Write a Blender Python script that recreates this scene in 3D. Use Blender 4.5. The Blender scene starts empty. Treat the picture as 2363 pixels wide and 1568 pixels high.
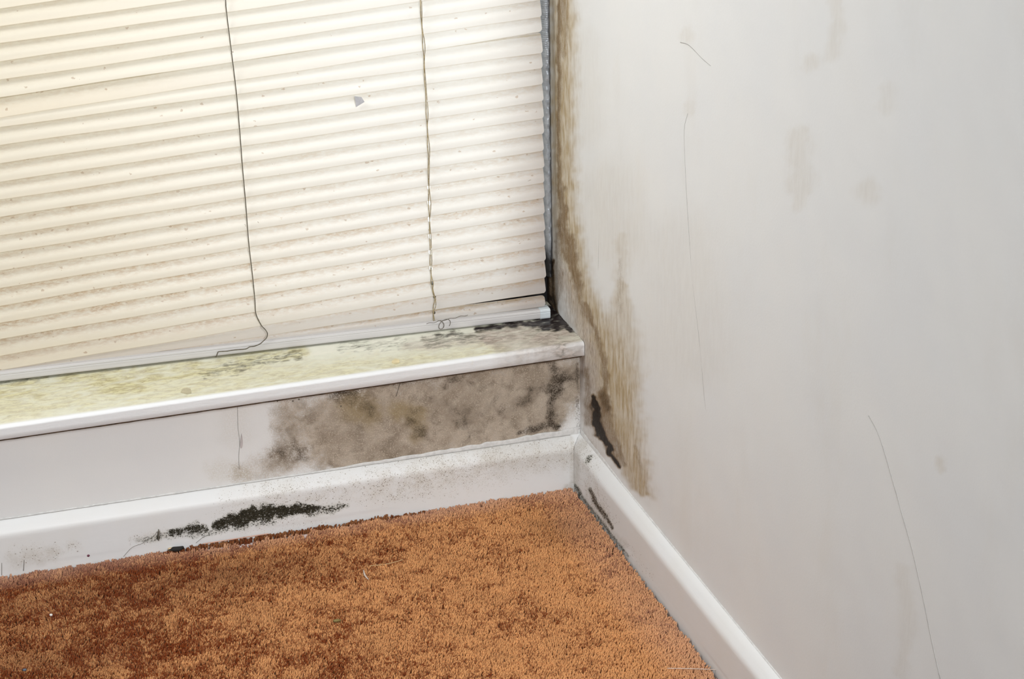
import bpy, math, random
import numpy as np
from mathutils import Matrix, Vector

SC = bpy.context.scene
COL = SC.collection
RNG = np.random.default_rng(7)
random.seed(7)

# ------------------------------------------------------------------ camera
CAM_POS = (-0.89974, -2.64735, 1.37518)
CAM_AXES = [[0.95476, -0.296791, -0.018665], [0.129736, 0.359233, 0.924186], [0.267585, 0.884798, -0.381486]]
F_PX = 4986.33

cd = bpy.data.cameras.new('camera')
cam = bpy.data.objects.new('camera', cd)
COL.objects.link(cam)
cd.sensor_fit = 'HORIZONTAL'
cd.sensor_width = 36.0
cd.lens = F_PX / 2363.0 * 36.0
cd.clip_start = 0.05
cd.clip_end = 100
_r, _u, _f = [Vector(a) for a in CAM_AXES]
m = Matrix.Identity(4)
for i in range(3):
    m[i][0], m[i][1], m[i][2], m[i][3] = _r[i], _u[i], -_f[i], CAM_POS[i]
cam.matrix_world = m
SC.camera = cam

# ------------------------------------------------------------------ light
SC.view_settings.view_transform = 'Standard'
SC.view_settings.look = 'None'
SC.view_settings.gamma = 1.0
SC.view_settings.exposure = 0.0
SC.view_settings.use_curve_mapping = False

world = bpy.data.worlds.new('world')
SC.world = world
world.use_nodes = True
bg = world.node_tree.nodes['Background']
bg.inputs['Color'].default_value = (0.955, 0.98, 1.0, 1)
bg.inputs['Strength'].default_value = 0.26
# beyond the window the sunlit ground outside is far brighter than the room's ambient light
_wt = world.node_tree
_tc = _wt.nodes.new('ShaderNodeTexCoord'); _sx = _wt.nodes.new('ShaderNodeSeparateXYZ')
_wt.links.new(_tc.outputs['Generated'], _sx.inputs[0])
def _wramp(sock, lo, hi, a, b):
    n = _wt.nodes.new('ShaderNodeMapRange'); n.interpolation_type = 'SMOOTHSTEP'
    _wt.links.new(sock, n.inputs[0])
    for i, x in enumerate((lo, hi, a, b)): n.inputs[i + 1].default_value = x
    return n.outputs[0]
def _wmul(a, b):
    n = _wt.nodes.new('ShaderNodeMath'); n.operation = 'MULTIPLY'
    for i, x in enumerate((a, b)):
        if isinstance(x, float): n.inputs[i].default_value = x
        else: _wt.links.new(x, n.inputs[i])
    return n.outputs[0]
_g = _wmul(_wmul(_wramp(_sx.outputs[1], 0.72, 0.80, 0.0, 1.0), _wramp(_sx.outputs[2], -0.22, -0.28, 0.0, 1.0)), 1.9)
_ad = _wt.nodes.new('ShaderNodeMath'); _ad.operation = 'ADD'
_wt.links.new(_g, _ad.inputs[0]); _ad.inputs[1].default_value = 0.26
_wt.links.new(_ad.outputs[0], bg.inputs['Strength'])

def area(name, loc, target, sx, sy, power, color):
    ld = bpy.data.lights.new(name, 'AREA')
    ld.shape = 'RECTANGLE'
    ld.size, ld.size_y, ld.energy, ld.color = sx, sy, power, color
    o = bpy.data.objects.new(name, ld)
    COL.objects.link(o)
    o.location = loc
    o.rotation_euler = (Vector(target) - Vector(loc)).to_track_quat('-Z', 'Y').to_euler()
    return o
# daylight outside the window, the sun side to the upper right
area('daylight', (0.24, 0.72, 0.72), (-0.20, 0.1, 0.52), 1.0, 1.8, 12.0, (1.0, 0.98, 0.975))
# unseen fills added to balance the walls: behind the camera and high left
area('front_fill', (-0.35, -3.1, 1.65), (-0.4, -0.2, 0.1), 0.8, 0.8, 60.0, (0.98, 0.99, 1.0))
area('side_fill', (-1.16, -0.20, 1.42), (-0.0, -0.05, 0.3), 0.5, 0.5, 12.5, (0.99, 0.99, 0.98))

# ------------------------------------------------------------------ measured data (metres)
DATA = {
 'RW': [[(0.85,[(0.0581,0.93,26),(0.0579,0.7018,30),(0.0619,0.569,32),(0.0619,0.4452,32),(0.0523,0.3848,30),(0.0344,0.3525,34),(0.013,0.3086,32),(-0.0197,0.2819,36),(-0.0683,0.2617,42),(-0.1034,0.2372,48),(-0.1294,0.2095,52),(-0.1552,0.1756,50),(-0.1808,0.1483,46),(-0.2061,0.1277,36),(-0.2312,0.1072,22),(-0.2639,0.1034,10)]),(0.22,[(-0.1701,0.4308,10),(-0.1702,0.3739,18)]),(0.5,[(-0.1702,0.3619,14),(-0.1669,0.318,30),(-0.1836,0.2937,38),(-0.1938,0.2483,34),(-0.1907,0.2033,26)]),(0.35,[(0.0873,0.9146,14),(0.0916,0.6884,14),(0.0944,0.4984,12),(0.0953,0.3578,12)]),(0.3,[(-0.2275,0.15,14),(-0.2506,0.1289,12),(-0.2879,0.1084,8)]),(0.14,[(-0.1136,0.4749,70),(-0.1552,0.4168,60)]),(0.1,[(-0.0212,0.6498,40),(-0.0278,0.5331,45)]),(0.16,[(-0.6988,0.7193,14),(-0.7047,0.6698,20),(-0.7097,0.6478,12)]),(0.16,[(-0.7715,0.8797,8),(-0.7845,0.855,9),(-0.7719,0.8196,9)]),(0.16,[(-0.7248,0.8034,14),(-0.7211,0.798,10)]),(0.16,[(-0.8548,0.7097,14),(-0.8602,0.7026,12)]),(0.1,[(-0.8922,0.8207,10),(-0.8943,0.8005,10)]),(0.12,[(-0.9757,0.3585,10),(-0.9862,0.3062,12),(-0.984,0.2411,8)]),(0.1,[(-0.3624,0.4871,70),(-0.4226,0.3751,80)]),(0.25,[(-1.033,0.5005,5),(-1.0342,0.4908,5)]),(0.12,[(-0.3985,0.6698,10),(-0.4016,0.6603,8)]),(0.12,[(-0.3795,0.7524,8),(-0.3879,0.7442,12)])],[(0.45,[(0.0728,0.9167,4),(0.0785,0.6913,4),(0.0867,0.5006,4),(0.0879,0.3473,5)]),(0.4,[(0.0665,0.4185,9),(0.0646,0.3551,16),(0.0274,0.3292,18),(0.0058,0.2983,12)]),(0.5,[(0.066,0.9066,9),(0.0692,0.6934,10),(0.0788,0.6254,8),(0.077,0.5651,7),(0.0843,0.5137,6),(0.0811,0.4393,8),(0.0769,0.3896,11),(0.0684,0.3539,18),(0.0348,0.3331,20),(0.0166,0.3137,16),(-0.0014,0.288,12),(-0.0158,0.2675,8),(-0.0503,0.2613,6)]),(0.42,[(0.0489,0.6979,10),(0.0483,0.6567,8),(0.0551,0.6132,8)]),(0.5,[(0.1001,0.3302,9),(0.0892,0.3077,13),(0.0863,0.2758,12),(0.1034,0.2363,8)]),(0.9,[(0.117,0.298,5),(0.1172,0.2379,7),(0.104,0.2193,7)]),(1.2,[(0.1416,0.2828,11),(0.1446,0.2075,14)]),(0.62,[(-0.0271,0.2846,6),(-0.0594,0.2647,7),(-0.0876,0.2437,9),(-0.1068,0.2194,10),(-0.1084,0.1944,10),(-0.1012,0.1753,12),(-0.1153,0.1618,12)]),(1.15,[(-0.0616,0.1587,9),(-0.0704,0.1361,15),(-0.0793,0.1169,15),(-0.1079,0.1097,12),(-0.1326,0.101,9),(-0.1587,0.0945,7)]),(0.6,[(-0.0906,0.1773,12),(-0.1117,0.1505,16),(-0.1326,0.1271,15),(-0.1809,0.1098,10)]),(0.6,[(-0.0254,0.1866,9),(-0.0304,0.1556,11),(-0.0333,0.1035,11)]),(0.4,[(-0.0161,0.0826,12),(-0.0496,0.0771,10),(-0.0788,0.0688,7)]),(0.35,[(-0.2274,0.1563,7),(-0.2473,0.1305,6)]),(0.28,[(-0.1635,0.3957,6),(-0.1669,0.3607,8),(-0.1602,0.3216,8)]),(0.25,[(0.0035,0.1415,5),(0.0066,0.0829,8)])],[(0.75,[(0.0704,0.2881,24),(0.0367,0.261,30),(-0.0134,0.2374,26),(-0.0441,0.2071,22),(-0.0582,0.1737,16)]),(0.4,[(-0.0125,0.1879,12),(-0.0203,0.1046,12),(-0.0934,0.0834,10)]),(0.22,[(-0.1809,0.1227,40),(-0.2638,0.1097,30)])]],
 'RW_M': [[-546.7,-9.9],[-568.5,-1563.3]],
 'BW': [[(0.5,[(-0.4041,0.1579,60),(-0.3629,0.1386,80)]),(0.9,[(-0.3384,0.1413,85),(-0.277,0.145,110),(-0.1836,0.1505,110),(-0.0889,0.1562,110),(-0.0249,0.16,75)]),(0.45,[(-0.4313,0.1035,40),(-0.389,0.1034,50)]),(0.8,[(-0.3405,0.0989,60),(-0.2165,0.1026,60),(-0.0576,0.1115,70)]),(0.4,[(-0.4861,0.0914,35),(-0.4377,0.098,45)]),(0.35,[(-0.4204,0.1862,45),(-0.4201,0.1409,50)])],[(0.62,[(-0.0411,0.1955,20),(-0.0351,0.1681,26),(-0.0366,0.1451,24),(-0.0445,0.1296,18),(-0.0448,0.1061,18)]),(0.5,[(-0.0375,0.1817,10),(-0.0326,0.1578,14),(-0.0445,0.1296,10),(-0.0461,0.1097,9)]),(0.5,[(-0.0274,0.1617,18),(-0.0087,0.1683,14)]),(0.38,[(-0.2145,0.1604,12),(-0.1839,0.1407,15),(-0.1529,0.1247,18)]),(0.4,[(-0.1465,0.1284,14),(-0.1305,0.1392,12),(-0.1176,0.1505,12)]),(0.5,[(-0.3483,0.1851,22),(-0.3187,0.1709,30),(-0.3072,0.1561,24)]),(0.42,[(-0.3479,0.1947,16),(-0.2991,0.1991,20),(-0.2441,0.1975,22),(-0.2136,0.1865,24),(-0.1577,0.1809,20)]),(0.85,[(-0.0901,0.0896,7),(-0.0676,0.0928,10),(-0.045,0.0947,12),(-0.0308,0.0905,6)]),(0.5,[(-0.1149,0.1269,18),(-0.0763,0.1444,18),(-0.0442,0.1562,14)]),(0.5,[(-0.2432,0.1398,28),(-0.2361,0.1123,24)]),(0.4,[(-0.437,0.1097,30),(-0.4007,0.1118,30)]),(0.4,[(-0.1905,0.1318,20),(-0.1599,0.1004,20)]),(0.5,[(-0.0047,0.1836,4),(-0.0038,0.1435,4),(-0.0042,0.0864,8)])],[(0.7,[(-0.3279,0.169,38),(-0.3073,0.1529,34)]),(0.7,[(-0.2644,0.1509,26),(-0.2369,0.1421,24)]),(0.5,[(-0.5211,0.1016,26),(-0.4861,0.0914,22)]),(0.5,[(-0.2376,0.1225,22),(-0.2413,0.1065,16)]),(0.3,[(-0.4921,0.1779,40),(-0.4909,0.152,40)])]],
 'BW_M': [[1629.3,-72.2],[-234.5,-1525.5]],
 'SB': [[(0.5,[(-0.4551,0.0621,25),(-0.3343,0.0487,40),(-0.2539,0.0488,45),(-0.1594,0.0537,48),(-0.0956,0.0569,44),(-0.0248,0.0524,30)]),(0.5,[(-0.285,0.0473,35),(-0.2476,0.0478,40)]),(0.45,[(-0.2223,0.0571,35),(-0.1464,0.065,30)]),(0.5,[(-0.8074,0.0295,16),(-0.7681,0.0252,22),(-0.7164,0.0265,10)]),(0.6,[(-0.6443,0.0238,9),(-0.6238,0.0248,14),(-0.6002,0.026,14)]),(0.3,[(-0.4924,0.0419,60),(-0.4084,0.0344,60)])],[(0.8,[(-0.609,0.019,4),(-0.6081,0.03,4)]),(0.85,[(-0.5913,0.0271,9),(-0.5647,0.0285,14),(-0.547,0.0267,9)]),(1.0,[(-0.5322,0.0262,10),(-0.5111,0.0299,16),(-0.4902,0.0296,16)]),(1.1,[(-0.4929,0.034,12),(-0.4689,0.0333,20),(-0.4389,0.0322,17),(-0.4147,0.0314,15),(-0.3935,0.0292,9)]),(0.62,[(-0.3998,0.0263,13),(-0.3662,0.0253,13),(-0.3446,0.0263,6)]),(0.42,[(-0.6356,0.0229,8),(-0.5889,0.0201,11),(-0.5298,0.0178,11),(-0.4577,0.0201,11)])],[(0.5,[(-0.0168,0.0715,7),(-0.0173,0.0101,9)]),(0.5,[(-0.2837,0.079,7),(-0.1587,0.0804,8),(-0.0245,0.0828,9)]),(0.35,[(-0.1274,0.062,40),(-0.0377,0.0544,40)]),(0.3,[(-0.8027,0.0202,20),(-0.7517,0.0177,20)]),(0.5,[(-0.0154,0.0029,12),(-0.0318,-0.0013,6)])]],
 'SR': [[(0.5,[(-0.0504,0.08,16),(-0.0648,0.0529,18),(-0.0976,0.0277,22),(-0.155,0.015,22)]),(0.2,[(-0.2243,0.0161,10),(-0.3231,0.0144,8)])],[(0.6,[(-0.0651,0.0698,4),(-0.0687,0.0627,4)]),(0.8,[(-0.0866,0.0293,5),(-0.1048,0.021,7),(-0.1479,0.0183,7),(-0.1813,0.0146,4)]),(0.4,[(-0.0563,0.096,8),(-0.0876,0.0965,7)]),(0.6,[(-0.0223,0.0047,4),(-0.0545,0.0006,4),(-0.1549,0.0017,4),(-0.2413,0.0017,3)]),(0.5,[(-0.0185,0.0043,8),(-0.0413,0.0026,6)])],[(0.6,[(-0.0278,0.0767,8),(-0.0262,0.0079,10)]),(0.4,[(-0.0545,0.0006,9),(-0.2243,0.0096,7)])]],  # low black stroke along the base paints in the dark carpet gap
 'SR_M': [[-565.1,-3.7],[-718.0,-1511.0]],
 'SL': [[(0.8,[(-1.0237,0.0904,26),(-0.8002,0.0966,26),(-0.7025,0.0956,24),(-0.6171,0.0792,26),(-0.5286,0.0777,24),(-0.4377,0.0823,20),(-0.3761,0.0853,14)]),(0.6,[(-1.0244,0.0337,40),(-0.805,0.0385,40),(-0.6253,0.0208,42),(-0.4522,0.0082,40),(-0.2764,-0.0104,36),(-0.1222,-0.0102,30)]),(0.5,[(-0.6494,0.0556,20),(-0.6042,0.0465,16)])],[(0.5,[(-0.52,0.0586,10),(-0.4839,0.061,16),(-0.4463,0.0693,16),(-0.3837,0.0783,14)]),(0.4,[(-0.3215,0.0814,16),(-0.2373,0.0697,18)]),(0.6,[(-0.1858,0.074,7),(-0.1537,0.0755,8)]),(0.95,[(-0.1271,0.0792,8),(-0.0888,0.0786,8),(-0.0449,0.0742,12),(-0.0145,0.068,20)]),(1.2,[(-0.0274,0.1083,22),(0.0038,0.1073,22)]),(1.1,[(-0.0264,0.0672,22),(-0.0041,0.064,20),(-0.0021,0.0354,12)]),(0.5,[(-0.0012,0.0455,12),(0.0022,-0.0122,10)]),(0.45,[(-0.2051,0.061,20),(-0.1712,0.0583,22),(-0.1286,0.0524,16)]),(0.4,[(-0.7922,0.1244,10),(-0.7521,0.1203,9),(-0.7232,0.1189,6)]),(0.35,[(-0.0355,-0.0147,10),(-0.0274,-0.0094,8)])],[(0.6,[(-0.2356,0.0523,16),(-0.1725,0.0537,18),(-0.1225,0.0518,20)]),(0.85,[(-0.1238,0.0472,22),(-0.0735,0.0452,26),(-0.0184,0.0176,34)]),(0.5,[(-0.1145,0.0151,26),(-0.0161,-0.0137,26)]),(0.6,[(-0.13,-0.0558,8),(-0.0487,-0.0542,14),(-0.0103,-0.0523,18)])]],
 'SL_M': [[1663.1,-352.0],[-226.0,-628.9]],
 'SLATS': [(-0.7853,0.2279,-0.027,0.2603),(-0.7844,0.2361,-0.0267,0.2834),(-0.7823,0.2562,-0.0263,0.3083),(-0.7796,0.2811,-0.026,0.3305),(-0.7771,0.3047,-0.0257,0.3544),(-0.7745,0.3287,-0.0253,0.3795),(-0.7719,0.3533,-0.025,0.4032),(-0.7693,0.3782,-0.0247,0.4255),(-0.7666,0.4036,-0.0244,0.4477),(-0.764,0.4271,-0.024,0.4722),(-0.7614,0.4522,-0.0237,0.496),(-0.7588,0.4766,-0.0234,0.5196),(-0.7563,0.5002,-0.0231,0.5431),(-0.7536,0.5254,-0.0227,0.567),(-0.7509,0.5505,-0.0224,0.5902),(-0.7483,0.5748,-0.0221,0.6121),(-0.7471,0.5864,-0.0217,0.641),(-0.7441,0.6145,-0.0214,0.6626),(-0.7416,0.6373,-0.0211,0.6852),(-0.7391,0.6611,-0.0208,0.7071),(-0.7366,0.6842,-0.0205,0.7295),(-0.7343,0.706,-0.0202,0.7518),(-0.7318,0.7294,-0.0199,0.7733),(-0.7294,0.7518,-0.0196,0.795),(-0.727,0.774,-0.0193,0.8165),(-0.7247,0.7961,-0.019,0.8379),(-0.7223,0.8181,-0.0187,0.8592),(-0.72,0.8399,-0.0184,0.8803),(-0.7177,0.8616,-0.0181,0.9014),(-0.7154,0.8832,-0.0178,0.9223),(-0.7131,0.9047,-0.0175,0.9431),(-0.7108,0.9261,-0.0172,0.9638),(-0.7086,0.9473,-0.0169,0.9844),(-0.7063,0.9684,-0.0167,1.0049),(-0.7041,0.9894,-0.0164,1.0252)],
 'LAST': (-0.7856,0.2248,-0.0273,0.2378),
 'RAIL': [(-0.7865,0.2222),(-0.494,0.2236),(-0.1881,0.2245),(-0.0312,0.2244)],
 'CORD_A': [(-0.4462,0.7361),(-0.4465,0.7076),(-0.4439,0.6553),(-0.441,0.5964),(-0.44,0.5427),(-0.4396,0.4883),(-0.4387,0.4391),(-0.4383,0.3832),(-0.4364,0.3389),(-0.4353,0.3006),(-0.4354,0.2801),(-0.432,0.2681),(-0.4283,0.2593)],
 'CORD_A2': [(-0.4294,0.2617),(-0.4249,0.256),(-0.4223,0.2499),(-0.4239,0.2436),(-0.4284,0.2396),(-0.4334,0.2357),(-0.4408,0.2333),(-0.448,0.2329),(-0.4542,0.2304),(-0.4692,0.2309),(-0.4806,0.2304),(-0.4907,0.231),(-0.4927,0.2286),(-0.4948,0.2237)],
 'CORD_B': [(-0.1893,0.7165),(-0.1884,0.6754),(-0.1873,0.6398),(-0.1868,0.6039),(-0.1861,0.5556),(-0.1855,0.5188),(-0.1856,0.4818),(-0.1863,0.4445),(-0.1869,0.4069),(-0.187,0.3688),(-0.1877,0.3304),(-0.1873,0.3045),(-0.1866,0.2882),(-0.1834,0.2715),(-0.1859,0.2554),(-0.1858,0.2377)],
 'SCRAP': [(-0.2832,0.0987,0.5749),(-0.2739,0.0982,0.5729),(-0.27,0.098,0.5659),(-0.2816,0.0986,0.5597)],
 'HOLE_X': -0.1836,
 'STRAW': [(-0.3498,-0.1527),(-0.3284,-0.1551),(-0.3148,-0.1534),(-0.3031,-0.1498)],
 'LINT': [(-0.3603,-0.1618),(-0.362,-0.1763),(-0.3605,-0.1894)],
 'THREAD': [(-0.0697,-0.5262),(-0.0403,-0.5374),(-0.0117,-0.5505),(-0.0085,-0.559),(-0.0103,-0.5689)],
 'FIBRE': [(-0.5508,-0.0093),(-0.5296,-0.0073),(-0.5082,-0.0054),(-0.4825,-0.013),(-0.4595,-0.0184)],
 'CRUMB': [(-0.7684,-0.1456),(-0.814,-0.2726),(-0.5938,-0.0182),(-0.5864,-0.0088),(-0.4236,-0.2804)],
 'CARPET_GAP': [(-0.5894,-0.0091),(-0.4088,-0.0088),(-0.3469,-0.007)],
 'FLAKE': [(-0.5602,0.0041),(-0.5556,0.0145),(-0.5496,0.0153),(-0.546,0.0094),(-0.5476,-0.0037),(-0.5529,-0.0047)],
 'PATCH': [(-0.2684,0.009),(-0.2626,0.0149),(-0.2582,0.0084),(-0.2604,-0.0004),(-0.2672,-0.0027),(-0.2709,0.0019)],
 'CR_R': [[(-0.3949,0.6574),(-0.3846,0.6346),(-0.3887,0.5934),(-0.3973,0.5425),(-0.4072,0.4969),(-0.4154,0.4614),(-0.4293,0.4223),(-0.4432,0.3832),(-0.4544,0.3428),(-0.4608,0.3201),(-0.4699,0.3013),(-0.4777,0.2791)],[(-0.8869,0.4829),(-0.9122,0.4704),(-0.9439,0.4378),(-0.9703,0.408),(-0.9911,0.3853),(-1.0179,0.3472),(-1.0399,0.3116),(-1.0611,0.2816)],[(-0.3691,0.7356),(-0.3962,0.7386),(-0.4362,0.7333),(-0.4621,0.7313)],[(-0.0822,0.4043),(-0.08,0.3666),(-0.0763,0.3404)]],
 'CR_B': [[(-0.4863,0.193),(-0.4879,0.1612),(-0.4871,0.1384),(-0.4898,0.1162),(-0.4904,0.098)],[(-0.2596,0.1945),(-0.263,0.1853),(-0.2672,0.1729)]],
 'CR_S': [[(-0.6579,0.0011),(-0.6452,0.0128),(-0.6303,0.0167),(-0.6168,0.0236),(-0.6104,0.0304)],[(-0.5594,0.0044),(-0.5494,0.0113),(-0.5421,0.0133)],[(-0.7908,0.0031),(-0.7881,0.0189)],[(-0.8194,0.0017),(-0.8175,0.0196)],[(-0.6092,0.017),(-0.6078,0.0339)]],
 'DROP': (-0.4846,0.1394),
 'NAIL': (-0.7041,0.0106),
 'NAIL2': (-0.4895,0.1902),
 'DOTS': [(-0.432,0.1905),(-0.4108,0.1873),(-0.4023,0.1886),(-0.3449,0.1697)],
}

T = 0.0157            # skirting thickness
HS = 0.080            # skirting height
KY = 0.05             # the blind hangs a little skew in its recess
FRONT = -0.0215       # front of the sill
def sill_top(x): return 0.2186 + (x + 0.8) / 0.8 * 0.005
def sill_bot(x): return 0.1985 + (x + 0.8) / 0.8 * 0.0042

# ------------------------------------------------------------------ helpers
def finish(o, label=None, cat=None, group=None, kind=None, parent=None):
    if label: o['label'] = label
    if cat: o['category'] = cat
    if group: o['group'] = group
    if kind: o['kind'] = kind
    if parent: o.parent = parent
    return o
def empty(name, loc=(0, 0, 0)):
    o = bpy.data.objects.new(name, None)
    o.empty_display_size = 0.02
    COL.objects.link(o)
    o.location = loc
    return o
def link_mesh(name, me, mat, parent=None, smooth=True):
    o = bpy.data.objects.new(name, me)
    COL.objects.link(o)
    if mat: me.materials.append(mat)
    if smooth:
        me.polygons.foreach_set('use_smooth', np.ones(len(me.polygons), dtype=bool))
    if parent:
        o.parent = parent
        o.matrix_parent_inverse = Matrix.Translation(parent.location).inverted()
    return o
def mesh_obj(name, verts, faces, mat, parent=None, smooth=True, attrs=None):
    me = bpy.data.meshes.new(name)
    me.from_pydata([tuple(v) for v in verts], [], [tuple(f) for f in faces])
    for k, a in (attrs or {}).items(): set_attr(me, k, a)
    me.update()
    return link_mesh(name, me, mat, parent, smooth)
def set_attr(me, name, rgb):
    n = len(me.vertices)
    c = np.zeros((n, 4), dtype=np.float32); c[:, 3] = 1
    c[:len(rgb), :3] = rgb
    at = me.attributes.new(name, 'FLOAT_COLOR', 'POINT')
    at.data.foreach_set('color', c.ravel())
def grid_faces(nu, nv, flip=False, off=0):
    i, j = np.meshgrid(np.arange(nu - 1), np.arange(nv - 1), indexing='ij')
    a = (i * nv + j).ravel() + off
    q = np.stack([a, a + nv, a + nv + 1, a + 1], 1)
    return q[:, ::-1] if flip else q
def loop_of_grid(nu, nv):
    return ([i * nv for i in range(nu)] + [(nu - 1) * nv + j for j in range(1, nv)] +
            [i * nv + nv - 1 for i in range(nu - 2, -1, -1)] + [j for j in range(nv - 2, 0, -1)])
def add_box(V, F, x0, x1, y0, y1, z0, z1):
    b = len(V)
    V += [(x0, y0, z0), (x1, y0, z0), (x1, y1, z0), (x0, y1, z0), (x0, y0, z1), (x1, y0, z1), (x1, y1, z1), (x0, y1, z1)]
    F += [tuple(b + k for k in f) for f in ((0, 3, 2, 1), (4, 5, 6, 7), (0, 1, 5, 4), (1, 2, 6, 5), (2, 3, 7, 6), (3, 0, 4, 7))]
def slab(name, P, nu, nv, back, mat, flip, attrs, parent=None, extra=None):
    """a fine front surface (nu x nv points) closed to a solid by a plain back"""
    V = [tuple(p) for p in P]
    F = [tuple(f) for f in grid_faces(nu, nv, flip)]
    lp = loop_of_grid(nu, nv)
    b = len(V)
    V += [back(V[k]) for k in lp]
    n = len(lp)
    for k in range(n):
        q = (lp[k], lp[(k + 1) % n], b + (k + 1) % n, b + k)
        F.append(q if flip else q[::-1])
    F.append(tuple(b + k for k in range(n)) if flip else tuple(b + k for k in range(n))[::-1])
    if extra: extra(V, F)
    o = mesh_obj(name, V, F, mat, parent, True, attrs)
    o.data.polygons.foreach_set('use_smooth', np.array([k < (nu - 1) * (nv - 1) for k in range(len(F))]))
    return o
def tube(name, pts, r, mat, parent=None, sides=8, closed_ends=True, radii=None):
    pts = [Vector(p) for p in pts]
    V, F = [], []
    up = Vector((0.13, 0.31, 0.94))
    for i, p in enumerate(pts):
        d = (pts[min(i + 1, len(pts) - 1)] - pts[max(i - 1, 0)]).normalized()
        a = d.cross(up)
        if a.length < 0.1: a = d.cross(Vector((1, 0.2, 0)))
        a.normalize(); b = d.cross(a)
        rr = radii[i] if radii else r
        for k in range(sides):
            t = 2 * math.pi * k / sides
            V.append(p + a * (math.cos(t) * rr) + b * (math.sin(t) * rr))
    for i in range(len(pts) - 1):
        for k in range(sides):
            k2 = (k + 1) % sides
            F.append((i * sides + k, i * sides + k2, (i + 1) * sides + k2, (i + 1) * sides + k))
    F.append(tuple(range(sides))[::-1])
    F.append(tuple((len(pts) - 1) * sides + k for k in range(sides)))
    return mesh_obj(name, V, F, mat, parent)
def spline(pts, n):
    """Catmull-Rom through the points"""
    P = [np.array(p, float) for p in pts]
    P = [2 * P[0] - P[1]] + P + [2 * P[-1] - P[-2]]
    out = []
    for i in range(1, len(P) - 2):
        for k in range(n):
            t = k / n
            out.append(0.5 * ((2 * P[i]) + (-P[i - 1] + P[i + 1]) * t + (2 * P[i - 1] - 5 * P[i] + 4 * P[i + 1] - P[i + 2]) * t * t + (-P[i - 1] + 3 * P[i] - 3 * P[i + 1] + P[i + 2]) * t ** 3))
    out.append(P[-2])
    return out
def vnoise(x, y, s=1.0, seed=0):
    """smooth value noise for shaping geometry"""
    x = np.asarray(x, float) * s; y = np.asarray(y, float) * s
    g = np.random.default_rng(seed).random((64, 64))
    xi = np.floor(x).astype(int); yi = np.floor(y).astype(int)
    fx = x - xi; fy = y - yi
    fx = fx * fx * (3 - 2 * fx); fy = fy * fy * (3 - 2 * fy)
    G = lambda a, b: g[a % 64, b % 64]
    return (G(xi, yi) * (1 - fx) + G(xi + 1, yi) * fx) * (1 - fy) + (G(xi, yi + 1) * (1 - fx) + G(xi + 1, yi + 1) * fx) * fy
def stain_mask(U, V, channels, M):
    """three dirt channels on a surface: soft strokes measured along the wall"""
    M = np.array(M)
    A = M[0, 0] * U + M[0, 1] * V; B = M[1, 0] * U + M[1, 1] * V
    jit = (vnoise(A, B, 0.06, 3) - 0.5) * 14 + (vnoise(A, B, 0.16, 4) - 0.5) * 7
    jit2 = (vnoise(A, B, 0.06, 5) - 0.5) * 14 + (vnoise(A, B, 0.16, 6) - 0.5) * 7
    out = np.zeros((len(U), 3), dtype=np.float32)
    for ch, strokes in enumerate(channels):
        acc = np.zeros(len(U))
        for st, pts in strokes:
            best = np.zeros(len(U))
            q = [(M[0, 0] * u + M[0, 1] * v, M[1, 0] * u + M[1, 1] * v, r) for u, v, r in pts]
            for (x0, y0, r0), (x1, y1, r1) in zip(q[:-1], q[1:]):
                R = max(r0, r1) * 1.6
                k = min(1.0, R / 30)
                sel = np.where((A > min(x0, x1) - R - 12) & (A < max(x0, x1) + R + 12) & (B > min(y0, y1) - R - 12) & (B < max(y0, y1) + R + 12))[0]
                if len(sel) == 0: continue
                a = A[sel] + jit[sel] * k; b = B[sel] + jit2[sel] * k
                L2 = (x1 - x0) ** 2 + (y1 - y0) ** 2 + 1e-9
                t = np.clip(((a - x0) * (x1 - x0) + (b - y0) * (y1 - y0)) / L2, 0, 1)
                d = np.hypot(a - x0 - t * (x1 - x0), b - y0 - t * (y1 - y0)) / (r0 + (r1 - r0) * t)
                s = np.clip((np.exp(-1.15 * d * d * d) - 0.03) / 0.97, 0, 1)
                best[sel] = np.maximum(best[sel], s)
            acc = 1 - (1 - acc) * (1 - np.clip(best * st, 0, 1))
        out[:, ch] = acc
    return out
def steps(*seg):
    """(start, end, step) runs joined to one list of stations"""
    o = []
    for a, b, s in seg:
        n = max(1, int(round(abs(b - a) / s)))
        o += [a + (b - a) * k / n for k in range(n)]
    return o + [seg[-1][1]]

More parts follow.
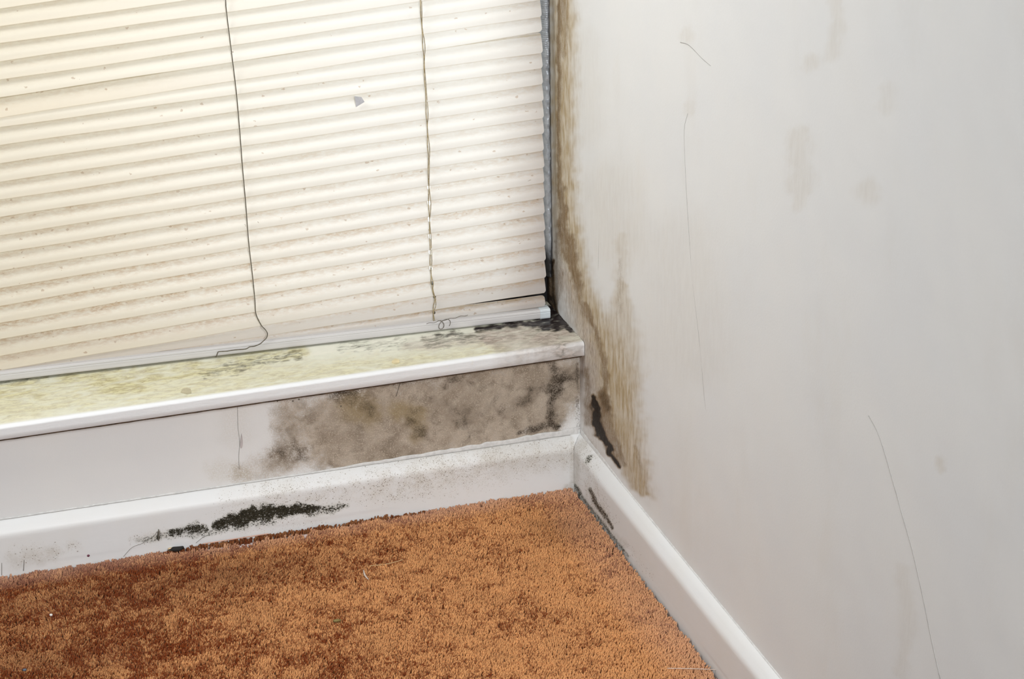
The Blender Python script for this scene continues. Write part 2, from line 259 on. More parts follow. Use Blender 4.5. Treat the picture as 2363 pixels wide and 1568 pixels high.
# ------------------------------------------------------------------ materials
class NT:
    def __init__(s, name):
        s.m = bpy.data.materials.new(name); s.m.use_nodes = True
        s.t = s.m.node_tree; s.t.nodes.clear()
        s.out = s.t.nodes.new('ShaderNodeOutputMaterial')
    def n(s, typ, **k):
        nd = s.t.nodes.new('ShaderNode' + typ)
        for a, v in k.items():
            if a[:2] == 'i_': 
                key = a[2:].replace('_', ' ')
                s.put(nd.inputs[key], v)
            else: setattr(nd, a, v)
        return nd
    def put(s, sock, v):
        if hasattr(v, 'links') or isinstance(v, bpy.types.NodeSocket): s.t.links.new(v, sock)
        elif isinstance(v, (tuple, list)) and len(v) == 3 and sock.type == 'RGBA': sock.default_value = (*v, 1)
        else: sock.default_value = v
    def math(s, op, a, b=None, clamp=False):
        nd = s.n('Math', operation=op); nd.use_clamp = clamp
        s.put(nd.inputs[0], a)
        if b is not None: s.put(nd.inputs[1], b)
        return nd.outputs[0]
    def mix(s, fac, a, b, blend='MIX'):
        nd = s.n('MixRGB', blend_type=blend)
        s.put(nd.inputs[0], fac); s.put(nd.inputs[1], a); s.put(nd.inputs[2], b)
        return nd.outputs[0]
    def ramp(s, v, lo, hi, a=0.0, b=1.0):
        nd = s.n('MapRange', interpolation_type='SMOOTHSTEP', clamp=True)
        for i, x in enumerate((v, lo, hi, a, b)): s.put(nd.inputs[i], x)
        return nd.outputs[0]
    def coord(s, scale=(1, 1, 1)):
        tc = s.n('TexCoord')
        mp = s.n('Mapping'); s.t.links.new(tc.outputs['Object'], mp.inputs['Vector'])
        mp.inputs['Scale'].default_value = scale
        return mp.outputs['Vector']
    def noise(s, vec, scale, detail=4, rough=0.55, dist=0.0):
        nd = s.n('TexNoise'); s.t.links.new(vec, nd.inputs['Vector'])
        nd.inputs['Scale'].default_value = scale; nd.inputs['Detail'].default_value = detail
        nd.inputs['Roughness'].default_value = rough; nd.inputs['Distortion'].default_value = dist
        return nd.outputs['Fac']
    def voro(s, vec, scale, rnd=1.0):
        nd = s.n('TexVoronoi'); s.t.links.new(vec, nd.inputs['Vector'])
        nd.inputs['Scale'].default_value = scale; nd.inputs['Randomness'].default_value = rnd
        return nd.outputs['Distance'], nd.outputs['Color']
    def attr(s, name):
        nd = s.n('Attribute', attribute_name=name)
        sp = s.n('SeparateColor'); s.t.links.new(nd.outputs['Color'], sp.inputs[0])
        return sp.outputs[0], sp.outputs[1], sp.outputs[2]
    def bump(s, h, strength, dist=0.001):
        nd = s.n('Bump'); s.put(nd.inputs['Height'], h)
        nd.inputs['Strength'].default_value = strength; nd.inputs['Distance'].default_value = dist
        return nd.outputs['Normal']
    def bsdf(s, color, rough=0.5, normal=None, spec=0.3, metal=0.0, sheen=0.0):
        nd = s.n('BsdfPrincipled')
        s.put(nd.inputs['Base Color'], color); s.put(nd.inputs['Roughness'], rough)
        nd.inputs['Specular IOR Level'].default_value = spec
        nd.inputs['Metallic'].default_value = metal
        nd.inputs['Sheen Weight'].default_value = sheen
        if normal is not None: s.t.links.new(normal, nd.inputs['Normal'])
        s.t.links.new(nd.outputs[0], s.out.inputs[0])
        return nd
    def spots(s, vec, scale, density, size=0.32):
        """scattered dots whose number follows the density"""
        wn = s.n('TexNoise'); s.t.links.new(vec, wn.inputs['Vector']); wn.inputs['Scale'].default_value = scale * 2.2; wn.inputs['Detail'].default_value = 3
        vm = s.n('VectorMath', operation='MULTIPLY_ADD'); s.t.links.new(wn.outputs['Color'], vm.inputs[0]); vm.inputs[1].default_value = (0.9 / scale,) * 3; s.t.links.new(vec, vm.inputs[2])
        d, c = s.voro(vm.outputs[0], scale)
        sp = s.n('SeparateColor'); s.t.links.new(c, sp.inputs[0])
        on = s.math('LESS_THAN', sp.outputs[0], density)
        rad = s.math('MULTIPLY', s.math('ADD', sp.outputs[1], 0.45), size)
        inside = s.ramp(s.math('DIVIDE', d, rad), 0.75, 1.15, 1.0, 0.0)
        return s.math('MULTIPLY', on, inside)

PAINT = (0.79, 0.79, 0.775)

def mat_right_wall():
    k = NT('painted_plaster_with_damp')
    tan, dark, mauve = k.attr('stain')
    v = k.coord(); vs = k.coord((1, 2.2, 0.55))
    n1 = k.noise(vs, 55, 6, 0.6); n2 = k.noise(vs, 190, 5, 0.65); n3 = k.noise(v, 600, 3, 0.6); n0 = k.noise(v, 7, 3)
    base = k.mix(k.ramp(n0, 0.35, 0.7), PAINT, (0.77, 0.775, 0.77))
    base = k.mix(k.math('MULTIPLY', k.ramp(k.noise(k.coord((1, 1.5, 0.6)), 5.5, 5, 0.6), 0.52, 0.75), 0.12), base, (0.62, 0.55, 0.43))
    t = k.math('MULTIPLY', tan, k.ramp(n1, 0.30, 0.68, 0.75, 1.2))
    t = k.math('MULTIPLY', t, k.ramp(n2, 0.32, 0.66, 0.9, 1.08), clamp=True)
    tancol = k.mix(k.ramp(n1, 0.32, 0.68), (0.54, 0.435, 0.27), (0.43, 0.33, 0.195))
    c = k.mix(t, base, tancol)
    mv = k.math('MULTIPLY', mauve, k.ramp(k.noise(vs, 110, 6, 0.65), 0.3, 0.62, 0.45, 1.0), clamp=True)
    c = k.mix(mv, c, k.mix(k.ramp(n2, 0.4, 0.62), (0.52, 0.45, 0.39), (0.30, 0.235, 0.18)))
    d = k.math('ADD', dark, k.math('MULTIPLY', k.math('SUBTRACT', n2, 0.5), 0.8))
    d = k.math('ADD', d, k.math('MULTIPLY', k.math('SUBTRACT', n3, 0.5), 0.6))
    d = k.math('MULTIPLY', k.ramp(d, 0.05, 1.0), k.ramp(dark, 0.01, 0.18))
    c = k.mix(d, c, k.mix(k.ramp(dark, 0.72, 1.0), (0.19, 0.115, 0.05), (0.014, 0.007, 0.003)))
    # a few loose specks
    sp = k.spots(k.coord((1, 1, 0.7)), 55, 0.018, 0.05)
    c = k.mix(k.math('MULTIPLY', sp, 0.35), c, (0.25, 0.2, 0.15))
    h = k.math('ADD', k.math('MULTIPLY', k.noise(v, 320, 4, 0.6), 0.35), k.math('MULTIPLY', k.math('MULTIPLY', n1, 1.5), k.math('ADD', mauve, tan)))
    k.bsdf(c, 0.6, k.bump(h, 0.35, 0.0012), 0.2)
    return k.m

def mat_back_wall():
    k = NT('damp_wallpaper')
    g, dark, yel = k.attr('stain')
    v = k.coord()
    n1 = k.noise(v, 45, 6, 0.62, 0.4); n2 = k.noise(v, 480, 5, 0.72); n3 = k.noise(v, 1100, 3, 0.6); n4 = k.noise(v, 20, 4, 0.6, 0.6)
    d, cc = k.voro(v, 420)
    base = k.mix(k.ramp(k.noise(v, 9, 3), 0.35, 0.7), PAINT, (0.77, 0.772, 0.765))
    m = k.math('MULTIPLY', g, k.ramp(n1, 0.25, 0.6, 0.72, 1.15))
    m = k.math('ADD', m, k.math('MULTIPLY', k.math('SUBTRACT', n2, 0.5), 1.1))
    m = k.math('MULTIPLY', k.ramp(m, 0.10, 0.80), k.ramp(g, 0.01, 0.2))
    col = k.mix(k.ramp(n4, 0.34, 0.66), (0.52, 0.445, 0.36), (0.37, 0.305, 0.235))
    col = k.mix(k.math('MULTIPLY', k.ramp(n1, 0.46, 0.68), 0.5), col, (0.16, 0.125, 0.085))
    col = k.mix(k.math('MULTIPLY', yel, k.ramp(n2, 0.3, 0.6, 0.4, 1.0)), col, (0.29, 0.21, 0.085))
    col = k.mix(k.math('MULTIPLY', k.ramp(n2, 0.52, 0.66), 0.85), col, (0.70, 0.61, 0.49))
    col = k.mix(k.math('MULTIPLY', k.ramp(n3, 0.54, 0.70), 0.65), col, (0.085, 0.065, 0.045))
    c = k.mix(m, base, col)
    c = k.mix(k.math('MULTIPLY', k.math('MULTIPLY', yel, 0.45), k.ramp(n2, 0.35, 0.6)), c, (0.40, 0.31, 0.16))
    q = k.math('ADD', dark, k.math('MULTIPLY', k.math('SUBTRACT', n2, 0.5), 2.6))
    q = k.math('ADD', q, k.math('MULTIPLY', k.math('SUBTRACT', n1, 0.5), 1.6))
    q = k.math('MULTIPLY', k.ramp(q, 0.10, 1.25), k.ramp(dark, 0.01, 0.4))
    c = k.mix(q, c, (0.035, 0.024, 0.014))
    h = k.math('MULTIPLY', k.math('ADD', n2, k.math('MULTIPLY', n3, 0.6)), k.math('ADD', k.math('MULTIPLY', g, 1.6), 0.15))
    k.bsdf(c, 0.6, k.bump(h, 0.5, 0.0012), 0.25)
    return k.m

def mat_skirting():
    k = NT('white_gloss_paint_with_mould')
    sp, black, grime = k.attr('stain')
    v = k.coord(); vx = k.coord((0.35, 0.35, 1.6))
    n1 = k.noise(v, 60, 5, 0.6); n2 = k.noise(v, 420, 5, 0.7); n3 = k.noise(k.coord((0.5, 0.5, 1.2)), 900, 3, 0.6)
    base = k.mix(k.ramp(k.noise(v, 12, 3), 0.35, 0.7), (0.775, 0.785, 0.785), (0.765, 0.768, 0.755))
    c = k.mix(k.math('MULTIPLY', grime, k.ramp(n2, 0.3, 0.62, 0.25, 0.85)), base, (0.36, 0.31, 0.235))
    c = k.mix(k.math('MULTIPLY', sp, k.ramp(n1, 0.35, 0.65, 0.05, 0.35)), c, (0.52, 0.45, 0.35))
    dens = k.math('MULTIPLY', sp, k.ramp(n1, 0.3, 0.68, 0.1, 1.25))
    s1 = k.spots(v, 470, dens, 0.30); s2 = k.spots(v, 950, dens, 0.36)
    c = k.mix(k.math('MULTIPLY', s1, 0.62), c, (0.16, 0.115, 0.065))
    c = k.mix(k.math('MULTIPLY', s2, 0.5), c, (0.20, 0.15, 0.09))
    q = k.math('ADD', black, k.math('MULTIPLY', k.math('SUBTRACT', n2, 0.5), 2.4))
    q = k.math('ADD', q, k.math('MULTIPLY', k.math('SUBTRACT', n3, 0.5), 1.9))
    q = k.math('MULTIPLY', k.ramp(q, 0.38, 0.74), k.ramp(black, 0.03, 0.3))
    halo = k.math('MULTIPLY', k.ramp(black, 0.02, 0.5), 0.25)
    c = k.mix(halo, c, (0.30, 0.29, 0.19))
    c = k.mix(q, c, k.mix(k.ramp(n3, 0.45, 0.6), (0.010, 0.010, 0.006), (0.05, 0.047, 0.03)))
    h = k.math('ADD', k.noise(vx, 90, 4, 0.6), k.math('MULTIPLY', q, 0.6))
    k.bsdf(c, 0.42, k.bump(h, 0.22, 0.0008), 0.3)
    return k.m

def mat_sill():
    k = NT('yellowed_peeling_sill_paint')
    yel, black, pink = k.attr('stain')
    v = k.coord((0.55, 1.3, 1.3))
    n1 = k.noise(v, 40, 6, 0.62, 0.8); n2 = k.noise(v, 130, 6, 0.68, 0.6); n3 = k.noise(k.coord(), 600, 3, 0.6)
    tc = k.n('TexCoord'); sx = k.n('SeparateXYZ'); k.t.links.new(tc.outputs['Object'], sx.inputs[0])
    top = k.ramp(sx.outputs[1], -0.0185, -0.010)          # the front lip was wiped clean
    base = k.mix(top, (0.79, 0.80, 0.805), k.mix(k.ramp(n1, 0.4, 0.62), (0.75, 0.755, 0.64), (0.80, 0.79, 0.68)))
    y = k.math('MULTIPLY', yel, k.ramp(n1, 0.3, 0.62, 0.25, 1.1), clamp=True)
    c = k.mix(k.math('MULTIPLY', y, top), base, k.mix(k.ramp(n2, 0.4, 0.62), (0.66, 0.62, 0.36), (0.38, 0.315, 0.14)))
    c = k.mix(k.math('MULTIPLY', pink, k.ramp(n1, 0.32, 0.6, 0.5, 1.0), clamp=True), c, k.mix(k.ramp(n2, 0.4, 0.6), (0.50, 0.42, 0.36), (0.25, 0.19, 0.15)))
    fl = k.math('MULTIPLY', k.ramp(n2, 0.56, 0.70), k.math('ADD', k.math('MULTIPLY', yel, 0.55), k.math('MULTIPLY', pink, 0.4)))
    c = k.mix(fl, c, (0.80, 0.77, 0.66))
    s1 = k.spots(k.coord((0.4, 1, 1)), 170, 0.10, 0.16)
    c = k.mix(k.math('MULTIPLY', k.math('MULTIPLY', s1, top), 0.5), c, (0.30, 0.27, 0.17))
    q = k.math('ADD', black, k.math('MULTIPLY', k.math('SUBTRACT', n2, 0.5), 2.0))
    q = k.math('MULTIPLY', k.ramp(q, 0.18, 1.0), k.ramp(black, 0.02, 0.3))
    c = k.mix(q, c, k.mix(k.ramp(black, 0.5, 0.9), (0.10, 0.095, 0.06), (0.018, 0.012, 0.012)))
    h = k.math('MULTIPLY', k.math('ADD', n2, k.math('MULTIPLY', n1, 0.8)), k.math('ADD', k.math('MULTIPLY', k.math('ADD', yel, pink), 1.6), 0.12))
    k.bsdf(c, 0.38, k.bump(h, 0.3, 0.0018), 0.35)
    return k.m

def mat_slat():
    k = NT('aged_white_vinyl')
    dirt, vv, grey = k.attr('stain')
    v = k.coord((0.45, 1, 1.4))
    tc = k.n('TexCoord'); sx = k.n('SeparateXYZ'); k.t.links.new(tc.outputs['Object'], sx.inputs[0])
    n1 = k.noise(v, 55, 5, 0.62); n2 = k.noise(v, 260, 5, 0.68)
    band = k.math('MULTIPLY', k.ramp(vv, 0.18, 0.84), dirt)        # dust lies under the slat above
    m = k.math('MULTIPLY', band, k.ramp(n2, 0.30, 0.64, 0.05, 1.2))
    m = k.math('MULTIPLY', m, k.ramp(n1, 0.3, 0.62, 0.35, 1.25), clamp=True)
    c = k.mix(m, k.mix(grey, k.mix(k.ramp(sx.outputs[0], -0.75, -0.10), (0.915, 0.85, 0.71), (0.93, 0.915, 0.885)), (0.68, 0.62, 0.585)), (0.62, 0.425, 0.24))  # yellower towards the left: backlight variation put into the slat colour
    edge = k.math('MULTIPLY', k.ramp(vv, 0.845, 0.865), k.ramp(vv, 0.925, 0.95, 1.0, 0.0))
    c = k.mix(k.math('MULTIPLY', edge, k.math('MULTIPLY', k.ramp(n1, 0.3, 0.65, 0.5, 1.0), 0.55)), c, (0.50, 0.40, 0.22))
    low = k.ramp(vv, 0.0, 0.035, 1.0, 0.0)
    c = k.mix(k.math('MULTIPLY', low, 0.45), c, (0.52, 0.42, 0.25))
    dens = k.math('ADD', k.math('MULTIPLY', band, 0.34), k.math('MULTIPLY', dirt, 0.05))
    s1 = k.spots(k.coord((0.7, 1, 1)), 210, dens, 0.26)
    s2 = k.spots(k.coord((0.8, 1, 1)), 75, k.math('ADD', k.math('MULTIPLY', dirt, 0.10), 0.015), 0.062)
    c = k.mix(k.math('MULTIPLY', s1, 0.5), c, (0.42, 0.25, 0.12))
    c = k.mix(k.math('MULTIPLY', s2, 0.65), c, (0.28, 0.18, 0.09))
    df = k.n('BsdfDiffuse'); k.put(df.inputs['Color'], c)
    tr = k.n('BsdfTranslucent'); k.put(tr.inputs['Color'], k.mix(1.0, c, (1.0, 0.985, 0.945), 'MULTIPLY'))
    mx = k.n('MixShader'); mx.inputs[0].default_value = 0.45
    k.t.links.new(df.outputs[0], mx.inputs[1]); k.t.links.new(tr.outputs[0], mx.inputs[2])
    gl = k.n('BsdfGlossy'); gl.inputs['Roughness'].default_value = 0.35
    mg = k.n('MixShader'); mg.inputs[0].default_value = 0.035
    k.t.links.new(mx.outputs[0], mg.inputs[1]); k.t.links.new(gl.outputs[0], mg.inputs[2])
    k.t.links.new(mg.outputs[0], k.out.inputs[0])
    return k.m

def mat_carpet():
    k = NT('rust_wool_pile')
    tint, dirt, dust_sheen = k.attr('tint')
    c = k.mix(k.ramp(tint, 0.0, 1.0), (0.235, 0.050, 0.010), (0.78, 0.39, 0.16))
    c = k.mix(k.math('MULTIPLY', dirt, 0.75), c, (0.13, 0.030, 0.009))
    c = k.mix(k.math('MULTIPLY', dust_sheen, 0.6), c, (0.70, 0.43, 0.31))
    nd = k.bsdf(c, 0.8, None, 0.08, 0, 0.04)
    return k.m

def simple(name, color, rough=0.5, spec=0.3, metal=0.0, var=0.12, scale=80, bump=0.0, stretch=(1, 1, 1)):
    k = NT(name)
    v = k.coord(stretch)
    n = k.noise(v, scale, 4, 0.6)
    c = k.mix(k.ramp(n, 0.3, 0.7), tuple(x * (1 - var) for x in color), tuple(min(1, x * (1 + var)) for x in color))
    k.bsdf(c, rough, k.bump(n, bump, 0.001) if bump else None, spec, metal)
    return k.m

def mat_frame():
    k = NT('mouldy_window_paint')
    v = k.coord(); n = k.noise(v, 70, 5, 0.6)
    tc = k.n('TexCoord'); sx = k.n('SeparateXYZ'); k.t.links.new(tc.outputs['Object'], sx.inputs[0])
    corner = k.math('MULTIPLY', k.ramp(sx.outputs[0], -0.28, -0.03), k.ramp(sx.outputs[2], 0.27, 0.42, 1.0, 0.0))
    q = k.ramp(k.math('ADD', corner, k.math('MULTIPLY', k.math('SUBTRACT', n, 0.5), 0.5)), 0.2, 0.6)
    c = k.mix(q, (0.60, 0.585, 0.55), (0.012, 0.011, 0.012))
    k.bsdf(c, 0.5, None, 0.3)
    return k.m

def mat_tape():
    k = NT('crumpled_silver_tape')
    g, dark, _ = k.attr('stain')
    v = k.coord(); n = k.noise(v, 150, 5, 0.65); n2 = k.noise(v, 500, 3)
    c = k.mix(k.ramp(n, 0.35, 0.65), (0.36, 0.395, 0.44), (0.46, 0.495, 0.54))
    c = k.mix(k.math('MULTIPLY', k.ramp(k.math('ADD', dark, k.math('MULTIPLY', k.math('SUBTRACT', n, 0.5), 0.5)), 0.3, 0.8), 0.95), c, (0.018, 0.017, 0.018))
    k.bsdf(c, 0.42, k.bump(n2, 0.3, 0.0006), 0.4, 0.35)
    return k.m

def mat_glass():
    k = NT('window_glass')
    fr = k.n('Fresnel'); fr.inputs['IOR'].default_value = 1.45
    tp = k.n('BsdfTransparent'); tp.inputs['Color'].default_value = (0.94, 0.96, 0.95, 1)
    gl = k.n('BsdfGlossy'); gl.inputs['Roughness'].default_value = 0.02
    mx = k.n('MixShader')
    k.t.links.new(fr.outputs[0], mx.inputs[0]); k.t.links.new(tp.outputs[0], mx.inputs[1]); k.t.links.new(gl.outputs[0], mx.inputs[2])
    k.t.links.new(mx.outputs[0], k.out.inputs[0])
    return k.m

M_RW, M_BW, M_SK, M_SL, M_SLAT, M_CAR = mat_right_wall(), mat_back_wall(), mat_skirting(), mat_sill(), mat_slat(), mat_carpet()
M_FRAME, M_TAPE, M_GLASS = mat_frame(), mat_tape(), mat_glass()
M_CRACK = simple('hairline_crack', (0.40, 0.39, 0.37), 0.9, 0.1)
M_CRACKD = simple('dark_crack', (0.15, 0.13, 0.105), 0.9, 0.1)
M_LINE = simple('brown_line', (0.07, 0.045, 0.028), 0.9, 0.1, 0, 0.4, 120)
M_CAULK = simple('old_sealant', (0.66, 0.655, 0.64), 0.5, 0.3, 0, 0.10, 160, 0.5)
M_CORD = simple('dirty_cord', (0.115, 0.10, 0.075), 0.8, 0.15, 0, 0.3, 300)
M_CORDB = simple('tan_cord', (0.34, 0.275, 0.16), 0.8, 0.15, 0, 0.35, 220)
M_RAIL = simple('grey_white_plastic', (0.56, 0.545, 0.54), 0.45, 0.3, 0, 0.06, 40, 0, (0.05, 1, 3))
M_CAP = simple('bluish_white_plastic', (0.66, 0.72, 0.75), 0.35, 0.4, 0, 0.06)
M_FLOOR = simple('dark_underlay', (0.10, 0.04, 0.018), 0.95, 0.05)
M_BACKING = simple('pale_carpet_backing', (0.62, 0.50, 0.47), 0.9, 0.1, 0, 0.25, 200)

# ------------------------------------------------------------------ walls and floor
ys = steps((0.165, 0.118, 0.012), (0.118, -0.40, 0.002), (-0.40, -1.35, 0.007), (-1.35, -1.8, 0.05))
zs = steps((-0.012, 0.06, 0.012), (0.06, 0.48, 0.0025), (0.48, 1.0, 0.005), (1.0, 1.3, 0.05))
Yg, Zg = np.meshgrid(ys, zs, indexing='ij'); Yg, Zg = Yg.ravel(), Zg.ravel()
st = stain_mask(Yg, Zg, DATA['RW'], DATA['RW_M'])
xx = 0.0004 * (vnoise(Yg, Zg, 30, 11) - 0.5) + (st[:, 0] + st[:, 2]) * 0.0011 * (vnoise(Yg * 2.2, Zg * 0.8, 70, 12) - 0.5)
P = np.stack([xx, Yg, Zg], 1)
wall_right = slab('wall_right', P, len(ys), len(zs), lambda p: (0.11, p[1], p[2]), M_RW, False, {'stain': st})
finish(wall_right, kind='structure')
xs = steps((-1.7, -0.95, 0.05), (-0.95, 0.0, 0.002))
zs = steps((-0.012, 0.06, 0.012), (0.06, 0.2, 0.002))
Xg, Zg = np.meshgrid(xs, zs, indexing='ij'); Xg, Zg = Xg.ravel(), Zg.ravel()
top = Zg >= 0.1999
Zr = np.where(top, sill_bot(Xg) - 0.0016, np.minimum(Zg, sill_bot(Xg) - 0.0020))
st = stain_mask(Xg, Zg, DATA['BW'], DATA['BW_M'])
yy = st[:, 0] * 0.0008 * (vnoise(Xg, Zr, 160, 21) - 0.5)
P = np.stack([Xg, yy, Zr], 1)
def pier(V, F):
    add_box(V, F, -1.7, -1.2, 0.0, 0.2, 0.1995, 1.3)
    add_box(V, F, -1.2, 0.0, 0.0, 0.2, 1.06, 1.3)
wall_back = slab('wall_back', P, len(xs), len(zs), lambda p: (p[0], 0.2, p[2]), M_BW, True, {'stain': st}, None, pier)
finish(wall_back, kind='structure')
V, F = [], []
add_box(V, F, -1.7, 0.11, -1.8, 0.2, -0.06, -0.012)
finish(mesh_obj('floor', V, F, M_FLOOR, smooth=False), kind='structure')

def ribbon(name, pts3, r, mat, parent):
    return tube(name, pts3, r, mat, parent, 6)
for i, c in enumerate(DATA['CR_R']):
    ribbon('crack', [(0.00025, p[0], p[1]) for p in spline(c, 4)], [0.0004, 0.00065, 0.0005, 0.0003][i], M_CRACK, wall_right)
for i, c in enumerate(DATA['CR_B']):
    ribbon('crack', [(p[0], -0.0001, p[1]) for p in spline(c, 4)], [0.0004, 0.0005][i], [M_CRACK, M_CRACKD][i], wall_back)
# a peeled drop of paint and the seam below it
cx, cz = DATA['DROP']
V = [(cx + 0.0025 * math.sin(t) * (0.5 - 0.5 * math.cos(t)) ** 0.5 + 0.001 * math.cos(t), -0.0009 if k < 16 else 0.0, cz - 0.011 * -math.cos(t)) for k in range(32) for t in [2 * math.pi * (k % 16) / 16]]
F = [tuple(range(16))] + [(k, (k + 1) % 16, 16 + (k + 1) % 16, 16 + k) for k in range(16)]
mesh_obj('peeled_paint', V, F, simple('greyed_paint', (0.52, 0.48, 0.47), 0.6), wall_back, False)
def blob(name, loc, r, mat, parent=None, sq=(1, 1, 1), seed=0, rough=0.25):
    rg = np.random.default_rng(seed); V, F = [], []
    nu, nv = 10, 7
    for j in range(nv):
        for i in range(nu):
            th = math.pi * j / (nv - 1); ph = 2 * math.pi * i / nu
            k = r * (1 + rough * (rg.random() - 0.5))
            V.append((loc[0] + k * sq[0] * math.sin(th) * math.cos(ph), loc[1] + k * sq[1] * math.sin(th) * math.sin(ph), loc[2] + k * sq[2] * math.cos(th)))
    for j in range(nv - 1):
        for i in range(nu):
            F.append((j * nu + i, (j + 1) * nu + i, (j + 1) * nu + (i + 1) % nu, j * nu + (i + 1) % nu))
    return mesh_obj(name, V, F, mat, parent)
for i, (x, z) in enumerate(DATA['DOTS']):
    blob('mould_spot', (x, -0.0002, z), 0.0011, M_CRACKD, wall_back, (1, 0.4, 1), i)

# ------------------------------------------------------------------ skirting boards
PROF = [(T - 0.0004, -0.012), (T, 0.0)] + [(T, z) for z in np.arange(0.0025, 0.0551, 0.0025)] + \
       [(T - 0.0001, 0.0565), (T - 0.0004, 0.0585), (T - 0.0011, 0.061), (T - 0.0026, 0.0638), (T - 0.0047, 0.0663), (T - 0.0066, 0.069), (T - 0.0088, 0.0714), (T - 0.0112, 0.0735), (0.0025, 0.0752), (0.0, 0.0768)]
def skirting(name, along, channels, M):
    n, mth = len(along), len(PROF)
    P, UU, VV = [], [], []
    for s in along:
        for d, z in PROF:
            e = max(s, d)                                # mitred into the corner
            wob = 0.0008 * (vnoise([e], [0.3], 9, 31 if name.endswith('back') else 32)[0] - 0.5) * (1 if z > 0.01 else 0)
            P.append((-e, -d - wob, z) if name.endswith('back') else (-d - wob, -e, z))
            UU.append(-e); VV.append(z)
    st = stain_mask(np.array(UU), np.array(VV), channels, M)
    F = [tuple(f) for f in grid_faces(n, mth, not name.endswith('back'))]
    b = len(P)
    for k in (0, n - 1):                                 # wall side and end caps
        P += [((-along[k], 0, -0.012) if name.endswith('back') else (0, -along[k], -0.012))]
        F.append(tuple([k * mth + j for j in range(mth)] + [b + (0 if k == 0 else 1)]))
    F.append((0, (n - 1) * mth, b + 1, b))
    o = mesh_obj(name, P, F, M_SK, None, True, {'stain': st})
    return finish(o, kind='structure')
sk_back = skirting('baseboard_back', steps((0.0, 0.016, 0.004), (0.016, 0.9, 0.002), (0.9, 1.7, 0.04)), DATA['SB'], DATA['BW_M'])
sk_right = skirting('baseboard_right', steps((0.0, 0.016, 0.004), (0.016, 0.35, 0.002), (0.35, 0.9, 0.006), (0.9, 1.8, 0.05)), DATA['SR'], DATA['SR_M'])
def bead(name, parent, pts, nrm, width, seed, mat):
    """lumpy line of sealant where skirting meets wall"""
    V, F = [], []
    for i, p in enumerate(pts):
        w = width(i / (len(pts) - 1)) * (0.8 + 0.4 * vnoise([i * 1.0], [seed], 0.35, seed)[0])
        q = 0.0010 * (vnoise([i * 1.0], [seed + 9], 0.22, seed)[0] - 0.5)
        sec = [(0.0, w + q), (0.0005, w * 0.94 + q), (0.0009, w * 0.55 + q), (0.0016, w * 0.08), (0.0016, -0.0022), (0.0, -0.0022)]
        for d, z in sec:
            V.append((p[0] + nrm[0] * d, p[1] + nrm[1] * d, p[2] + z))
    k = 6
    for i in range(len(pts) - 1):
        for j in range(k):
            F.append((i * k + j, i * k + (j + 1) % k, (i + 1) * k + (j + 1) % k, (i + 1) * k + j))
    F += [tuple(range(k)), tuple(range((len(pts) - 1) * k, len(pts) * k))[::-1]]
    return mesh_obj(name, V, F, mat, parent)
bead('sealant_bead', sk_back, [(-0.0035 - 0.003 * i, 0.0, 0.0765) for i in range(330)], (0, -1), lambda t: 0.0010 + 0.0076 * max(0, 1 - t * 2.4), 41, M_CAULK)
bead('sealant_bead', sk_right, [(0.0, -0.0035 - 0.003 * i, 0.0765) for i in range(420)], (-1, 0), lambda t: 0.0004 + 0.0060 * max(0, 1 - t * 7), 42, M_CAULK)
cr = [(-0.016 - 0.006 * i, -0.0022, 0.0760 + 0.0009 * (vnoise([i * 1.0], [2.5], 0.5, 44)[0] - 0.5)) for i in range(150)]
ribbon('crack', cr, 0.0004, M_CRACK, sk_back)
for i, c in enumerate(DATA['CR_S']):
    ribbon('crack', [(p[0], -T - 0.0002, p[1]) for p in spline(c, 4)], [0.0003, 0.0003, 0.0004, 0.0003, 0.0008][i], M_CRACKD, sk_back)
x, z = DATA['NAIL']
blob('nail_head', (x, -T, z), 0.002, simple('purple_nail', (0.16, 0.06, 0.09), 0.4), sk_back, (1, 0.4, 1), 3, 0.1)

# ------------------------------------------------------------------ window: sill, frame, pane
win = empty('window_1', (-0.6, 0.15, 0.2)); finish(win, kind='structure')
xs = steps((-1.2, -0.9, 0.03), (-0.9, -0.0006, 0.002))
prof = [('b', 0.0), ('b', 0.0008), ('f', 0.0), ('f', 0.25), ('f', 0.5)] + [('r', a) for a in np.linspace(0, 1, 8)] + [('t', y) for y in steps((FRONT + 0.0085, 0.135, 0.003))] + [('t', 0.158)]
P = []; 
for x in xs:
    zb, zt = sill_bot(x), sill_top(x)
    fx = FRONT
    for kd, a in prof:
        if kd == 'b': p = (0.158, zb) if a == 0 else (fx + 0.0022, zb)
        elif kd == 'f': p = (fx, zb + 0.0018 + (zt - 0.0047 - zb - 0.0018) * a / 0.5)
        elif kd == 'r':
            t = a * math.pi / 2; p = (fx + 0.0055 * (1 - math.cos(t)), zt - 0.0045 + 0.0045 * math.sin(t))
        else: p = (a, zt)
        P.append((x, p[0], p[1]))
P = np.array(P); nv = len(prof)
st = stain_mask(P[:, 0], P[:, 1], DATA['SL'], DATA['SL_M'])
lump = (0.25 + np.clip(st[:, 2] + st[:, 1] * 0.8, 0, 1.2)) * (vnoise(P[:, 0] * 0.7, P[:, 1], 120, 51) - 0.45)
isb = np.tile([kd == 'b' for kd, a in prof], len(xs))
P[:, 2] += np.where(isb, 0, lump * 0.0016); P[:, 1] += np.where(isb | (P[:, 1] > FRONT + 0.01), 0, -lump * 0.0007)
F = [tuple(f) for f in grid_faces(len(xs), nv, False)]
F += [tuple(range(nv))[::-1], tuple((len(xs) - 1) * nv + k for k in range(nv))] + [(k * nv, k * nv + nv - 1, (k + 1) * nv + nv - 1, (k + 1) * nv) for k in range(len(xs) - 1)]
sill = mesh_obj('window_sill', P, F, M_SL, win, True, {'stain': st})
